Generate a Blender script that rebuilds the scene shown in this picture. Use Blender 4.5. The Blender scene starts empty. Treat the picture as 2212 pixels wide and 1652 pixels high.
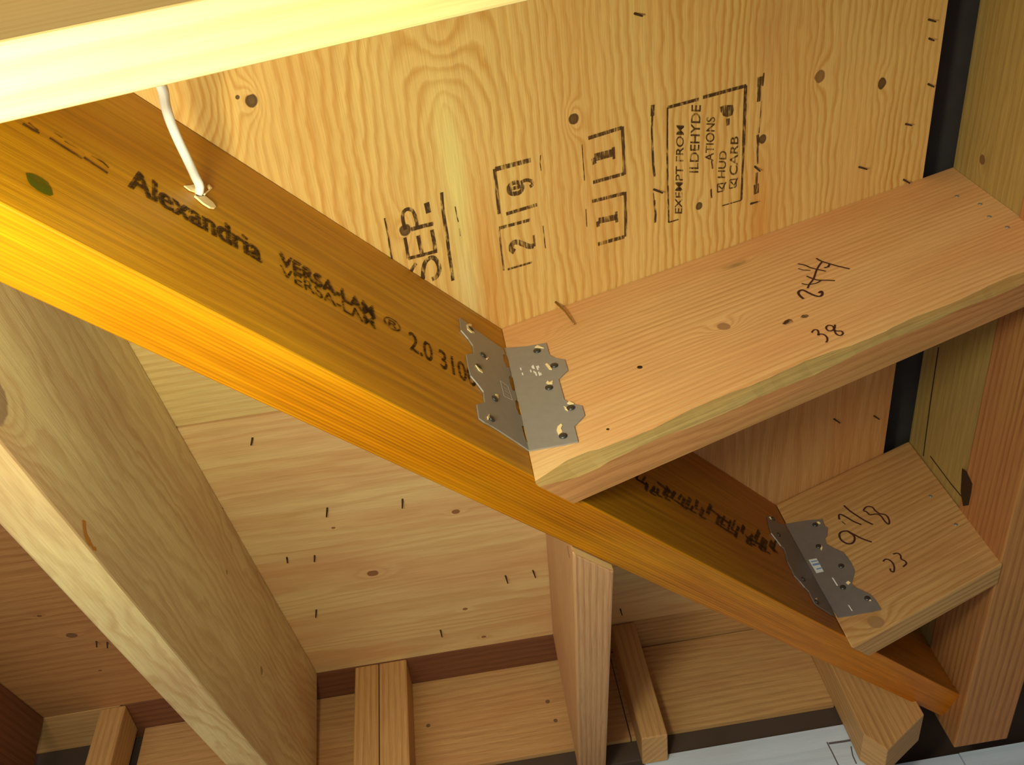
import bpy, bmesh, math, random
from mathutils import Vector, Matrix
random.seed(4)
S = bpy.context.scene
COL = S.collection
ZO = 3.0

# ------------------------------------------------------------------ camera
F_PX = 2086.13
RCW = Matrix(((0.9876806, 0.1029444, -0.1178534), (-0.1511129, 0.8230713, -0.5474656), (0.0406432, 0.5585304, 0.8284878)))
# rows of RCW: world axes of the camera's right / down / forward are its rows below
CR = Vector((0.9876806, 0.1029444, -0.1178534)); CD = Vector((-0.1511129, 0.8230713, -0.5474656)); CF = Vector((0.0406432, 0.5585304, 0.8284878))
CAM = Vector((-0.00611, -0.5283, -0.8767 + ZO))
cd = bpy.data.cameras.new('camera'); co = bpy.data.objects.new('camera', cd); COL.objects.link(co)
m = Matrix.Identity(4)
for i in range(3):
    m[i][0] = CR[i]; m[i][1] = -CD[i]; m[i][2] = -CF[i]; m[i][3] = CAM[i]
co.matrix_world = m
cd.sensor_width = 36; cd.lens = F_PX / 2212 * 36; cd.clip_start = 0.02
S.camera = co

# ------------------------------------------------------------------ light and exposure
S.view_settings.view_transform = 'Standard'; S.view_settings.look = 'None'
S.view_settings.gamma = 1; S.view_settings.use_curve_mapping = False
S.view_settings.exposure = 0.0
w = bpy.data.worlds.new('world'); S.world = w; w.use_nodes = True
w.node_tree.nodes['Background'].inputs[0].default_value = (1.0, 0.87, 0.70, 1)
w.node_tree.nodes['Background'].inputs[1].default_value = 0.20
ld = bpy.data.lights.new('work_lamp', 'POINT'); ld.energy = 17.5; ld.color = (1, 0.90, 0.53); ld.shadow_soft_size = 0.05
lo = bpy.data.objects.new('work_lamp', ld); COL.objects.link(lo); lo.location = (-0.165, -0.402, -0.69 + ZO)

wl = bpy.data.lights.new('fill_light', 'AREA'); wl.shape = 'RECTANGLE'; wl.size = 1.6; wl.size_y = 1.4; wl.energy = 25; wl.color = (1, 0.88, 0.70)  # soft fill added from below left, not a known opening
wo = bpy.data.objects.new('fill_light', wl); COL.objects.link(wo); wo.location = (-0.9, -1.2, ZO - 1.7)
wo.rotation_euler = (Vector((0.1, -0.1, ZO)) - wo.location).to_track_quat('-Z', 'Y').to_euler()

# ------------------------------------------------------------------ measured layout (metres; x up the right roof, y up the far roof)
A_ = 0.37717; B_ = 0.31256; K = A_ / B_; E1 = 0.04041; E2 = 0.04704
A_, B_, K, E1, E2 = PARAMS = (0.3772, 0.3126, 0.3772 / 0.3126, 0.0404, 0.0470)
HB = 0.2401; Y1 = 0.0; Y2 = 0.4483; YT = -0.4283; DJ = 0.2637; DJ2 = 0.2725; DT = 0.2898
XW = 0.6513; XE = 0.602; YSEAM = 0.0688; YEND = 0.735; XP = 0.0639; XR = -0.3342
W = 0.0381
def zA(x): return A_ * x + ZO
def zB(y): return B_ * y + ZO

# planes: (normal, point, normal towards the room)
NA = Vector((-A_, 0, 1)).normalized(); NB = Vector((0, -B_, 1)).normalized()
NS = Vector((K, -1, 0)).normalized()
PL = {
 'A': (-NA, Vector((0, 0, ZO))), 'B': (-NB, Vector((0, 0, ZO))),
 'S': (NS, Vector((E1 / K, 0, ZO))), 'J1': (Vector((0, -1, 0)), Vector((0, Y1, ZO))),
 'J2': (Vector((0, -1, 0)), Vector((0, Y2, ZO))), 'W': (Vector((-1, 0, 0)), Vector((XW, 0, ZO))),
 'H': (Vector((0, -1, 0)), Vector((0, 0.80, ZO))),
 'R1': (Vector((1, 0, 0)), Vector((XR, 0, ZO))),
 'BB': (-Vector((-B_ * K / (1 + K * K) * 1, -B_ * K * K / (1 + K * K) * 1, 1)).normalized(), Vector((0, 0, ZO - HB))),
}
def sight(px, py):
    return (CR * ((px - 1106) / F_PX) + CD * ((py - 826) / F_PX) + CF).normalized()
def on(pl, px, py, off=0.0):
    """point of a measured mark on the surface pl"""
    n, p = PL[pl] if isinstance(pl, str) else pl
    d = sight(px, py)
    return CAM + d * (((p - CAM).dot(n)) / d.dot(n)) + n * off

# ------------------------------------------------------------------ materials
def new_mat(name):
    mt = bpy.data.materials.new(name); mt.use_nodes = True
    nt = mt.node_tree; nt.nodes.clear()
    return mt, nt
class NB_:
    def __init__(s, nt): s.nt = nt
    def n(s, t, **kw):
        nd = s.nt.nodes.new(t)
        for k, v in kw.items(): setattr(nd, k, v)
        return nd
    def m(s, op, a, b=None, c=None):
        nd = s.n('ShaderNodeMath', operation=op)
        for i, x in enumerate((a, b, c)):
            if x is None: continue
            if isinstance(x, (int, float)): nd.inputs[i].default_value = x
            else: s.nt.links.new(x, nd.inputs[i])
        return nd.outputs[0]
    def comb(s, x, y, z):
        nd = s.n('ShaderNodeCombineXYZ')
        for i, v in enumerate((x, y, z)):
            if isinstance(v, (int, float)): nd.inputs[i].default_value = v
            else: s.nt.links.new(v, nd.inputs[i])
        return nd.outputs[0]
    def noise(s, vec, scale=1.0, detail=2, rough=0.5):
        nd = s.n('ShaderNodeTexNoise'); nd.inputs['Scale'].default_value = scale
        nd.inputs['Detail'].default_value = detail; nd.inputs['Roughness'].default_value = rough
        s.nt.links.new(vec, nd.inputs['Vector']); return nd.outputs['Fac']
    def mix(s, f, a, b, blend='MIX'):
        nd = s.n('ShaderNodeMix', data_type='RGBA', blend_type=blend)
        for idx, v in ((0, f), (6, a), (7, b)):
            if isinstance(v, (int, float)): nd.inputs[idx].default_value = v
            elif isinstance(v, tuple): nd.inputs[idx].default_value = (*v[:3], 1)
            else: s.nt.links.new(v, nd.inputs[idx])
        return nd.outputs[2]
    def ramp(s, f, pts):
        nd = s.n('ShaderNodeValToRGB'); cr = nd.color_ramp
        while len(cr.elements) < len(pts): cr.elements.new(0.5)
        for e, (p, v) in zip(cr.elements, pts):
            e.position = p; e.color = (v, v, v, 1)
        s.nt.links.new(f, nd.inputs[0]); return nd.outputs[0]
def lin(c):
    return tuple((x / 255 / 12.92 if x / 255 <= 0.04045 else ((x / 255 + 0.055) / 1.055) ** 2.4) for x in c)
def out(nb, col, rough=0.6, metal=0.0, bump=None, spec=0.3):
    p = nb.n('ShaderNodeBsdfPrincipled'); o = nb.n('ShaderNodeOutputMaterial')
    if isinstance(col, tuple): p.inputs['Base Color'].default_value = (*col[:3], 1)
    else: nb.nt.links.new(col, p.inputs['Base Color'])
    if isinstance(rough, (int, float)): p.inputs['Roughness'].default_value = rough
    else: nb.nt.links.new(rough, p.inputs['Roughness'])
    p.inputs['Metallic'].default_value = metal
    p.inputs['Specular IOR Level'].default_value = spec
    if bump is not None:
        b = nb.n('ShaderNodeBump'); b.inputs['Strength'].default_value = 0.25; b.inputs['Distance'].default_value = 0.001
        nb.nt.links.new(bump, b.inputs['Height']); nb.nt.links.new(b.outputs[0], p.inputs['Normal'])
    nb.nt.links.new(p.outputs[0], o.inputs[0]); return p
def wood(name, light, ring, spacing=0.008, warp=3.0, fu=1.5, fv=8.0, seed=0.0, knots=(), blot=None, blotf=0.5,
         contrast=0.8, rough=0.6, fine=0.35, bumps=(), patches=(), streak=0.0, core=None, spec=0.3, wob=0.5, arch=None):
    """knots: (u, v, radius, ring push)   bumps: (u, v, su, sv, amp)   patches: (u, v, su, sv, colour, strength)"""
    mt, nt = new_mat(name); g = NB_(nt)
    uv = g.n('ShaderNodeUVMap'); sp = g.n('ShaderNodeSeparateXYZ'); nt.links.new(uv.outputs[0], sp.inputs[0])
    u, v = sp.outputs[0], sp.outputs[1]
    def gauss(u0, v0, su, sv):
        du = g.m('DIVIDE', g.m('SUBTRACT', u, u0), su); dv = g.m('DIVIDE', g.m('SUBTRACT', v, v0), sv)
        return g.m('EXPONENT', g.m('MULTIPLY', g.m('ADD', g.m('MULTIPLY', du, du), g.m('MULTIPLY', dv, dv)), -1.0))
    n1 = g.noise(g.comb(g.m('MULTIPLY', u, fu), g.m('MULTIPLY', v, fv), seed), 1.0, 2, 0.45)
    n2 = g.noise(g.comb(g.m('MULTIPLY', u, fu * 9), g.m('MULTIPLY', v, fv * 6), seed + 7), 1.0, 2, 0.5)
    base = v
    if arch:      # nested arches that open along +u
        dv = g.m('SUBTRACT', v, arch[1]); du = g.m('MULTIPLY', g.m('MAXIMUM', g.m('SUBTRACT', arch[0], u), 0.0), arch[2])
        base = g.m('SQRT', g.m('ADD', g.m('MULTIPLY', dv, dv), g.m('MULTIPLY', du, du)))
    s = g.m('ADD', g.m('DIVIDE', base, spacing), g.m('ADD', g.m('MULTIPLY', n1, warp), g.m('MULTIPLY', n2, wob)))
    for (a, b, r, amp, *_) in knots: s = g.m('ADD', s, g.m('MULTIPLY', gauss(a, b, r * 3.2, r * 1.9), amp))
    for (a, b, su, sv, amp) in bumps: s = g.m('ADD', s, g.m('MULTIPLY', gauss(a, b, su, sv), amp))
    fr = g.m('FRACT', s)
    rg = g.ramp(fr, [(0, 0.05), (0.35, 0.15), (0.72, 1.0), (0.86, 0.75), (1.0, 0.05)])
    # ring strength varies from place to place
    var = g.noise(g.comb(g.m('MULTIPLY', u, 4.0), g.m('MULTIPLY', v, 22.0), seed + 3), 1.0, 2)
    rs = g.m('MULTIPLY', g.m('MULTIPLY', rg, contrast), g.m('MULTIPLY_ADD', var, 1.6, -0.1))
    rsc = g.n('ShaderNodeClamp'); nt.links.new(rs, rsc.inputs[0])
    col = g.mix(rsc.outputs[0], light, ring)
    if blot:
        bn = g.noise(g.comb(g.m('MULTIPLY', u, 3.0), g.m('MULTIPLY', v, 11.0), seed + 11), 1.0, 3)
        bf = g.ramp(bn, [(0.40, 0.0), (0.68, blotf)])
        col = g.mix(bf, col, blot)
    for (a, b, su, sv, c, st) in patches:
        col = g.mix(g.m('MULTIPLY', gauss(a, b, su, sv), st), col, lin(c))
    # fibres
    fn = g.noise(g.comb(g.m('MULTIPLY', u, 22.0), g.m('MULTIPLY', v, 900.0), seed + 5), 1.0, 3, 0.6)
    fb = g.ramp(fn, [(0.25, 1 - fine), (0.7, 1.0 + fine * 0.0)])
    col = g.mix(1.0, col, fb, 'MULTIPLY')
    if streak:
        sn = g.noise(g.comb(g.m('MULTIPLY', u, 5.0), g.m('MULTIPLY', v, 160.0), seed + 9), 1.0, 3, 0.6)
        col = g.mix(1.0, col, g.ramp(sn, [(0.32, 1 - streak), (0.66, 1.0)]), 'MULTIPLY')
    for (a, b, r, amp, *own) in knots:
        du = g.m('SUBTRACT', u, a); dv = g.m('SUBTRACT', v, b)
        wob = g.m('MULTIPLY', g.noise(g.comb(g.m('MULTIPLY', u, 130.0), g.m('MULTIPLY', v, 130.0), seed), 1.0, 2), r * 0.5)
        dist = g.m('ADD', g.m('SQRT', g.m('ADD', g.m('MULTIPLY', du, du), g.m('MULTIPLY', dv, dv))), wob)
        k = g.ramp(g.m('DIVIDE', dist, r * 2.0), [(0.30, 0.85), (0.62, 0.92), (0.72, 0.0)])
        kc = own[0] if own else (core or (0.055, 0.025, 0.011))
        col = g.mix(k, col, kc)
    out(g, col, rough, bump=fn, spec=spec)
    return mt
def plain(name, c, rough=0.5, metal=0.0, var=0.0, scale=40, spec=0.3):
    mt, nt = new_mat(name); g = NB_(nt); c = lin(c)
    if var:
        tc = g.n('ShaderNodeTexCoord'); nz = g.noise(tc.outputs['Object'], scale, 3)
        col = g.mix(nz, tuple(x * (1 - var) for x in c), tuple(min(1, x * (1 + var)) for x in c))
    else: col = c
    out(g, col, rough, metal, spec=spec); return mt
def ink(name, c, cover=0.75, across=(300, 60)):
    """printed or written ink that misses the low spots of the grain"""
    mt, nt = new_mat(name); g = NB_(nt)
    uv = g.n('ShaderNodeUVMap'); sp = g.n('ShaderNodeSeparateXYZ'); nt.links.new(uv.outputs[0], sp.inputs[0])
    nz = g.noise(g.comb(g.m('MULTIPLY', sp.outputs[0], across[1]), g.m('MULTIPLY', sp.outputs[1], across[0]), 2.0), 1.0, 3, 0.6)
    f = g.ramp(nz, [(0.30 + cover * 0.25, 0.93), (0.45 + cover * 0.30, 0.12)])
    d = g.n('ShaderNodeBsdfDiffuse'); d.inputs[0].default_value = (*lin(c), 1)
    t = g.n('ShaderNodeBsdfTransparent'); mx = g.n('ShaderNodeMixShader'); o = g.n('ShaderNodeOutputMaterial')
    nt.links.new(f, mx.inputs[0]); nt.links.new(t.outputs[0], mx.inputs[1]); nt.links.new(d.outputs[0], mx.inputs[2])
    nt.links.new(mx.outputs[0], o.inputs[0]); return mt

# ------------------------------------------------------------------ object helpers
def tag(o, label=None, cat=None, group=None, kind=None):
    if label: o['label'] = label
    if cat: o['category'] = cat
    if group: o['group'] = group
    if kind: o['kind'] = kind
    return o
def put_uv(me, grain, origin=Vector((0, 0, 0))):
    uvl = me.uv_layers.new(name='UVMap')
    for p in me.polygons:
        n = p.normal; c = n.cross(grain)
        if c.length < 0.3: c = n.orthogonal(); gg = c.cross(n).normalized()
        else: gg = grain
        c = c.normalized()
        for li in p.loop_indices:
            q = me.vertices[me.loops[li].vertex_index].co + origin
            uvl.data[li].uv = (q.dot(gg), q.dot(c))
def mk(name, verts, faces, mat, parent=None, grain=Vector((1, 0, 0)), bevel=0.0, smooth=False, origin=None):
    verts = [Vector(v) for v in verts]
    if origin is None:
        origin = parent.location.copy() if parent else sum(verts, Vector()) / len(verts)
    me = bpy.data.meshes.new(name)
    me.from_pydata([v - origin for v in verts], [], faces)
    bm = bmesh.new(); bm.from_mesh(me)
    if len(faces) > 4: bmesh.ops.recalc_face_normals(bm, faces=bm.faces)
    bm.to_mesh(me); bm.free(); me.update()
    put_uv(me, grain.normalized(), origin)
    me.materials.append(mat)
    o = bpy.data.objects.new(name, me); COL.objects.link(o)
    if parent: o.parent = parent; o.location = origin - parent.matrix_world.translation if False else (0, 0, 0)
    else: o.location = origin
    if smooth:
        for p in me.polygons: p.use_smooth = True
    if bevel:
        b = o.modifiers.new('edge', 'BEVEL'); b.width = bevel; b.segments = 2; b.limit_method = 'ANGLE'; b.angle_limit = math.radians(40)
    return o
def thing(name, label, cat, loc, group=None, kind=None):
    o = bpy.data.objects.new(name, None); COL.objects.link(o); o.location = loc
    o.empty_display_size = 0.02
    bpy.context.view_layer.update()
    return tag(o, label, cat, group, kind)
def prism(poly, vec):
    n = len(poly); v = [Vector(p) for p in poly]; v += [p + vec for p in v]
    f = [tuple(range(n))[::-1], tuple(range(n, 2 * n))]
    f += [(i, (i + 1) % n, n + (i + 1) % n, n + i) for i in range(n)]
    return v, f
def hexa(p):           # eight corners: bottom 4 in order, top 4 in order
    return p, [(3, 2, 1, 0), (4, 5, 6, 7), (0, 1, 5, 4), (1, 2, 6, 5), (2, 3, 7, 6), (3, 0, 4, 7)]
def box(x0, x1, y0, y1, z0, z1):
    return hexa([(x0, y0, z0), (x1, y0, z0), (x1, y1, z0), (x0, y1, z0), (x0, y0, z1), (x1, y0, z1), (x1, y1, z1), (x0, y1, z1)])
def strokes(name, pl, lines, mat, parent, off=0.0005, grain=Vector((1, 0, 0))):
    """flat ink ribbons on a surface; lines = [(width in photo pixels, [(px,py)...], closed?)]"""
    if len(lines) > 1 and name in ('stamp_rule', 'paint_crack', 'stamped_mark', 'board_seam', 'sticker_print'):
        return [strokes(name, pl, [l], mat, parent, off, grain) for l in lines]
    n = PL[pl][0]; V = []; Fc = []
    for ln in lines:
        wd, pts = ln[0], ln[1]
        P = [on(pl, x, y, off) for x, y in pts]
        sc = (P[0] - CAM).length / F_PX * 1.15
        h = wd * sc / 2
        # smooth the stroke
        if len(P) > 3:
            Q = [P[0]]
            for i in range(len(P) - 1):
                p0 = P[max(i - 1, 0)]; p1 = P[i]; p2 = P[i + 1]; p3 = P[min(i + 2, len(P) - 1)]
                for t in (0.33, 0.66, 1.0):
                    Q.append(0.5 * ((2 * p1) + (p2 - p0) * t + (2 * p0 - 5 * p1 + 4 * p2 - p3) * t * t + (3 * p1 - p0 - 3 * p2 + p3) * t ** 3))
            P = Q
        b = len(V)
        for i, p in enumerate(P):
            t = (P[min(i + 1, len(P) - 1)] - P[max(i - 1, 0)]).normalized(); s = n.cross(t).normalized() * h
            V += [p + s, p - s]
        for i in range(len(P) - 1): Fc.append((b + 2 * i, b + 2 * i + 1, b + 2 * i + 3, b + 2 * i + 2))
        off += 0.000004
    return mk(name, V, Fc, mat, parent, grain)
def cropmap(ox, oy, sc, lines):
    return [(l[0] / sc, [(ox + x / sc, oy + y / sc) for x, y in l[1]]) for l in lines]
def patch(name, pl, pts, mat, parent, off=0.0006, thick=0.0, grain=Vector((1, 0, 0))):
    n = PL[pl][0]; P = [on(pl, x, y, off) for x, y in pts]
    if thick:
        v, f = prism(P, n * thick)
        return mk(name, v, f, mat, parent, grain)
    return mk(name, P, [tuple(range(len(P)))], mat, parent, grain)
def lettering(name, text, pl, BL, BR, TL, mat, parent, off=0.0005, grain=Vector((1, 0, 0)), bold=0.0):
    cu = bpy.data.curves.new('t', 'FONT'); cu.body = text; cu.size = 1; cu.offset = bold
    ob = bpy.data.objects.new('t', cu); COL.objects.link(ob); bpy.context.view_layer.update()
    me = bpy.data.meshes.new_from_object(ob.evaluated_get(bpy.context.evaluated_depsgraph_get()))
    xs = [v.co.x for v in me.vertices]; ys = [v.co.y for v in me.vertices]
    x0, x1, y1 = min(xs), max(xs), max(ys)
    o, bx, by = on(pl, *BL, off), on(pl, *BR, off), on(pl, *TL, off)
    V = [o + (bx - o) * ((v.co.x - x0) / (x1 - x0)) + (by - o) * (v.co.y / y1) for v in me.vertices]
    Fc = [tuple(p.vertices) for p in me.polygons]
    bpy.data.objects.remove(ob)
    bpy.data.meshes.remove(me)
    return mk(name, V, Fc[:4] if False else Fc, mat, parent, grain)
def disc_head(name, pl, px, py, r, mat, parent, h=0.0015, off=0.0):
    n = PL[pl][0]; c = on(pl, px, py, off); a = n.orthogonal().normalized(); b = n.cross(a); V = []; N = 12
    for k, (rr, hh) in enumerate(((r, 0), (r * 0.95, h * 0.6), (r * 0.55, h))):
        V += [c + (a * math.cos(t) + b * math.sin(t)) * rr + n * hh for t in [i * 2 * math.pi / N for i in range(N)]]
    V.append(c + n * h * 1.1); V.append(c)
    Fc = []
    for k in range(2):
        Fc += [(k * N + i, k * N + (i + 1) % N, (k + 1) * N + (i + 1) % N, (k + 1) * N + i) for i in range(N)]
    Fc += [(2 * N + i, 2 * N + (i + 1) % N, 3 * N) for i in range(N)] + [((i + 1) % N, i, 3 * N + 1) for i in range(N)]
    return mk(name, V, Fc, mat, parent, smooth=True)
def tube(pts, r, N=10, taper=None):
    V = []; Fc = []
    for i, p in enumerate(pts):
        t = (pts[min(i + 1, len(pts) - 1)] - pts[max(i - 1, 0)]).normalized()
        a = t.cross(Vector((0.31, 0.2, 0.93))).normalized(); b = t.cross(a)
        rr = r if not taper else r * (1 + (taper - 1) * i / (len(pts) - 1))
        V += [p + (a * math.cos(q) + b * math.sin(q)) * rr for q in [k * 2 * math.pi / N for k in range(N)]]
    for i in range(len(pts) - 1):
        Fc += [(i * N + k, i * N + (k + 1) % N, (i + 1) * N + (k + 1) % N, (i + 1) * N + k) for k in range(N)]
    Fc += [tuple(range(N))[::-1], tuple(range((len(pts) - 1) * N, len(pts) * N))]
    return V, Fc
def nail_tip(pl, x0, y0, x1, y1, parent, mat, r=0.0015, lift=0.010):
    """point of a roofing nail that came through the sheathing"""
    n = PL[pl][0]; a = on(pl, x0, y0, -0.004); b = on(pl, x1, y1, 0.0)
    # keep the tip over the pixel where it is seen, standing off the board
    d = sight(x1, y1); b = b - d * (lift * abs(1 / d.dot(n))) * 0.8
    v, f = tube([a, a.lerp(b, 0.5), b], r, 8, 0.55)
    return mk('nail_tip', v, f, mat, parent, smooth=True)

def kn(pl, grain, px, py, r_px, amp):
    """knot description for the wood material from its place on the board"""
    n, _ = PL[pl]; p = on(pl, px, py); c = n.cross(grain).normalized()
    return (p.dot(grain), p.dot(c), r_px * (p - CAM).length / F_PX, amp)
def uvp(pl, grain, px, py):
    n, _ = PL[pl]; p = on(pl, px, py); c = n.cross(grain).normalized(); return p.dot(grain), p.dot(c)

GX = Vector((1, 0, A_)).normalized(); GY = Vector((0, 1, 0)); GXh = Vector((1, 0, 0)); GYs = Vector((0, 1, B_)).normalized()
GD = Vector((1, K, A_)).normalized(); GZ = Vector((0, 0, 1))

# palette
PLY_L, PLY_R = lin((231, 200, 138)), lin((205, 158, 88))
island = uvp('A', GY, 985, 400)
mA1 = wood('plywood_gold', lin((236, 204, 132)), lin((204, 152, 74)), wob=1.2, arch=(uvp('A', GY, 960, 250)[0], island[1], 0.30), spacing=0.0105, warp=4.5, fu=3.0, fv=7.5, seed=3.3, contrast=1.0,
  knots=[kn('A', GY, 543, 217, 12, 3), kn('A', GY, 513, 210, 4, 0.2), kn('A', GY, 1239, 257, 11, 3), kn('A', GY, 875, 497, 12, 2),
         (*kn('A', GY, 1771, 165, 12, 1.5), (0.22, 0.11, 0.04)), kn('A', GY, 1905, 180, 10, 1.0), kn('A', GY, 1647, 300, 9, 1), kn('A', GY, 1510, 445, 8, 0.6)],
  bumps=[(uvp('A', GY, 950, 60)[0], uvp('A', GY, 950, 60)[1], 0.05, 0.03, 4.0),
         (uvp('A', GY, 400, 190)[0], uvp('A', GY, 400, 190)[1], 0.06, 0.045, 5.0)],
  patches=[(island[0] - 0.01, island[1], 0.075, 0.012, (240, 226, 150), 0.95),
           (uvp('A', GY, 1010, 610)[0], uvp('A', GY, 1010, 610)[1], 0.05, 0.012, (238, 222, 160), 0.7),
           (uvp('A', GY, 1040, 600)[0], uvp('A', GY, 1060, 600)[1], 0.10, 0.012, (220, 150, 70), 0.5),
           (uvp('A', GY, 1660, 60)[0], uvp('A', GY, 1660, 60)[1], 0.05, 0.03, (205, 150, 90), 0.4),
           (uvp('A', GY, 1640, 470)[0], uvp('A', GY, 1640, 470)[1], 0.06, 0.016, (215, 145, 65), 0.6)],
  blot=lin((222, 170, 100)), blotf=0.45, fine=0.22)
mA2 = wood('plywood_orange', lin((222, 176, 120)), lin((188, 128, 72)), spacing=0.02, warp=8, fu=1.6, fv=6, seed=9.1, contrast=0.6, blot=lin((205, 140, 80)), blotf=0.6)
mB = wood('plywood_tan', lin((248, 220, 162)), lin((222, 176, 120)), spacing=0.030, warp=9, fu=1.0, fv=9, seed=14.2, contrast=0.75, wob=1.2,
  knots=[kn('B', GXh, 985, 1105, 8, 1.2), kn('B', GXh, 805, 1238, 11, 2), kn('B', GXh, 1005, 1315, 5, 0.6), kn('B', GXh, 1045, 1375, 5, 0.8), kn('B', GXh, 720, 1140, 4, 0.3)],
  blot=lin((230, 172, 122)), blotf=0.6, core=(0.26, 0.11, 0.045), fine=0.22)
mB1 = wood('plywood_yellow', lin((240, 214, 150)), lin((212, 172, 104)), spacing=0.012, warp=3, fu=1.2, fv=7, seed=21.2, contrast=0.6, fine=0.25)
mB3 = wood('plywood_in_shade', lin((200, 150, 98)), lin((160, 108, 62)), spacing=0.02, warp=5, fu=1.2, fv=7, seed=31.2, contrast=0.6,
  knots=[kn('B', GXh, 155, 1372, 9, 1.0), kn('B', GXh, 85, 1330, 4, 1.0), kn('B', GXh, 216, 1448, 3, .3)], core=(0.16, 0.08, 0.04))  # brown tone puts the grey rafter's shadow into the sheet colour
kJ = lambda x, y, r, a: kn('J1', GX, x, y, r, a)
mJ1 = wood('fir_pink', lin((240, 200, 142)), lin((212, 158, 100)), spacing=0.0075, warp=3.5, fu=1.0, fv=10, seed=5.5, contrast=0.75,
  knots=[kJ(1563, 705, 13, 3), ], bumps=[(*uvp('J1', GX, 1160, 735), 0.03, 0.016, 3.0), (*uvp('J1', GX, 1590, 572), 0.02, 0.006, 2.0)],
  patches=[(*uvp('J1', GX, 1190, 1010), 0.05, 0.03, (236, 205, 150), 0.7), (*uvp('J1', GX, 1590, 572), 0.014, 0.0045, (150, 120, 70), 0.7)],
  blot=lin((228, 168, 112)), blotf=0.6, core=(0.34, 0.19, 0.09), fine=0.25)
mJ2 = wood('fir_tan', lin((216, 178, 120)), lin((178, 128, 70)), spacing=0.010, warp=4, fu=1.1, fv=10, seed=8.5, contrast=0.75,
  knots=[kn('J2', GX, 1892, 1343, 15, 2)], blot=lin((190, 132, 84)), blotf=0.6, core=(0.33, 0.19, 0.09))
mT = wood('spruce_pale', lin((222, 204, 146)), lin((204, 176, 108)), spacing=0.014, warp=2.0, fu=0.7, fv=8, seed=2.5, contrast=0.6, fine=0.15,
  knots=[], rough=0.5)
mTs = mT
mR1 = wood('fir_grey', lin((232, 214, 162)), lin((198, 164, 114)), wob=1.6, spacing=0.018, warp=8, fu=2.2, fv=8, seed=6.5, contrast=0.75,
  knots=[kn('R1', GYs, 565, 1448, 8, 1.5), kn('R1', GYs, 490, 1235, 5, 0.8), kn('R1', GYs, -8, 870, 40, 4.5)],
  blot=lin((190, 142, 104)), blotf=0.6, core=(0.30, 0.20, 0.12), fine=0.25)
mP = wood('fir_rose', lin((222, 180, 134)), lin((186, 126, 90)), spacing=0.0065, warp=2, fu=1.0, fv=9, seed=12.5, contrast=0.75, fine=0.3)
mSt = wood('stud_wood', lin((206, 164, 110)), lin((170, 122, 76)), spacing=0.01, warp=2, fu=1, fv=9, seed=17.5, contrast=0.6)
mRed = wood('shaded_reddish_wood', lin((128, 82, 56)), lin((96, 58, 40)), spacing=0.012, warp=2, fu=1, fv=9, seed=18.5, contrast=0.6)  # shade on the left plate and corner rafter put into the wood colour
mPan = wood('plywood_panel', lin((206, 168, 116)), lin((176, 132, 84)), spacing=0.012, warp=4, fu=1.4, fv=8, seed=41.5, contrast=0.7, blot=lin((190, 134, 92)), blotf=0.6,
  knots=[kn('H', GXh, 1183, 1515, 4, .5), kn('H', GXh, 1200, 1556, 4, .5), kn('H', GXh, 925, 1567, 4, .4)], core=(0.12, 0.07, 0.04))
mGr = wood('fir_green', lin((176, 152, 92)), lin((146, 122, 70)), spacing=0.014, warp=4, fu=1.2, fv=8, seed=51.5, contrast=0.5,
  knots=[kn('W', GY, 2122, 345, 9, 1.2)], core=(0.14, 0.07, 0.03))
mBr = wood('fir_brown', lin((188, 138, 84)), lin((146, 94, 54)), spacing=0.011, warp=1.5, fu=0.8, fv=9, seed=61.5, contrast=0.8, blot=lin((190, 120, 80)), blotf=0.4)
mDark = plain('unlit_dark', (74, 62, 56), 0.9, var=0.2, scale=14)  # dark colour stands in for unlit recesses and gaps
mFelt = plain('roofing_felt', (58, 56, 58), 0.95, var=0.2, scale=30)
mWhite = wood('white_paint', lin((206, 226, 255)), lin((186, 206, 236)), spacing=0.03, warp=4, fu=2, fv=12, seed=71.5, contrast=0.6, blot=lin((170, 168, 158)), blotf=0.5, fine=0.05)
mJb = wood('rough_edge', lin((206, 150, 98)), lin((168, 108, 62)), spacing=0.012, warp=5, fu=3, fv=12, seed=91.5, contrast=0.7, blot=lin((176, 142, 88)), blotf=0.8, fine=0.3)
mWane = wood('bark_edge', lin((176, 154, 100)), lin((146, 120, 74)), spacing=0.01, warp=3, fu=3, fv=20, seed=81.5, contrast=0.6, blot=lin((190, 150, 90)), blotf=0.8)
LV = lambda nm, a, b, c, sd: wood(nm, lin(a), lin(b), spacing=0.02, warp=5, fu=1.0, fv=10, seed=sd, contrast=0.55, blot=lin(c), blotf=0.7, streak=0.35, fine=0.15, rough=0.42, spec=0.4)
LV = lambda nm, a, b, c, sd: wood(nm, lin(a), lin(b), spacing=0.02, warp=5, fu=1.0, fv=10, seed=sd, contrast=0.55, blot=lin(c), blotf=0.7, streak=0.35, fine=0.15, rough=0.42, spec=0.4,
    patches=[(uvp('S', GD, 1750, 1200)[0], uvp('S', GD, 1600, 1140)[1], 0.40, 3.0, (190, 104, 30), 0.8)])  # far part tinted orange: change of light put into the wood colour
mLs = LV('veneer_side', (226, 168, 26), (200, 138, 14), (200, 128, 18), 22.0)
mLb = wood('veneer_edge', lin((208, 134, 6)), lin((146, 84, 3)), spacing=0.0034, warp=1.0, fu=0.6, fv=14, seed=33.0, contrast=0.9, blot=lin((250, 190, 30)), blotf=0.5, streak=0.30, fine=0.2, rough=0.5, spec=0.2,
    patches=[(uvp('S', GD, 1900, 1300)[0], 0.0, 0.45, 9.0, (232, 130, 14), 0.7)])  # orange far end paints in the changed light along the beam
mSteel = plain('galvanised_steel', (154, 156, 160), 0.45, 0.35, var=0.10, scale=120, spec=0.5)
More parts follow.
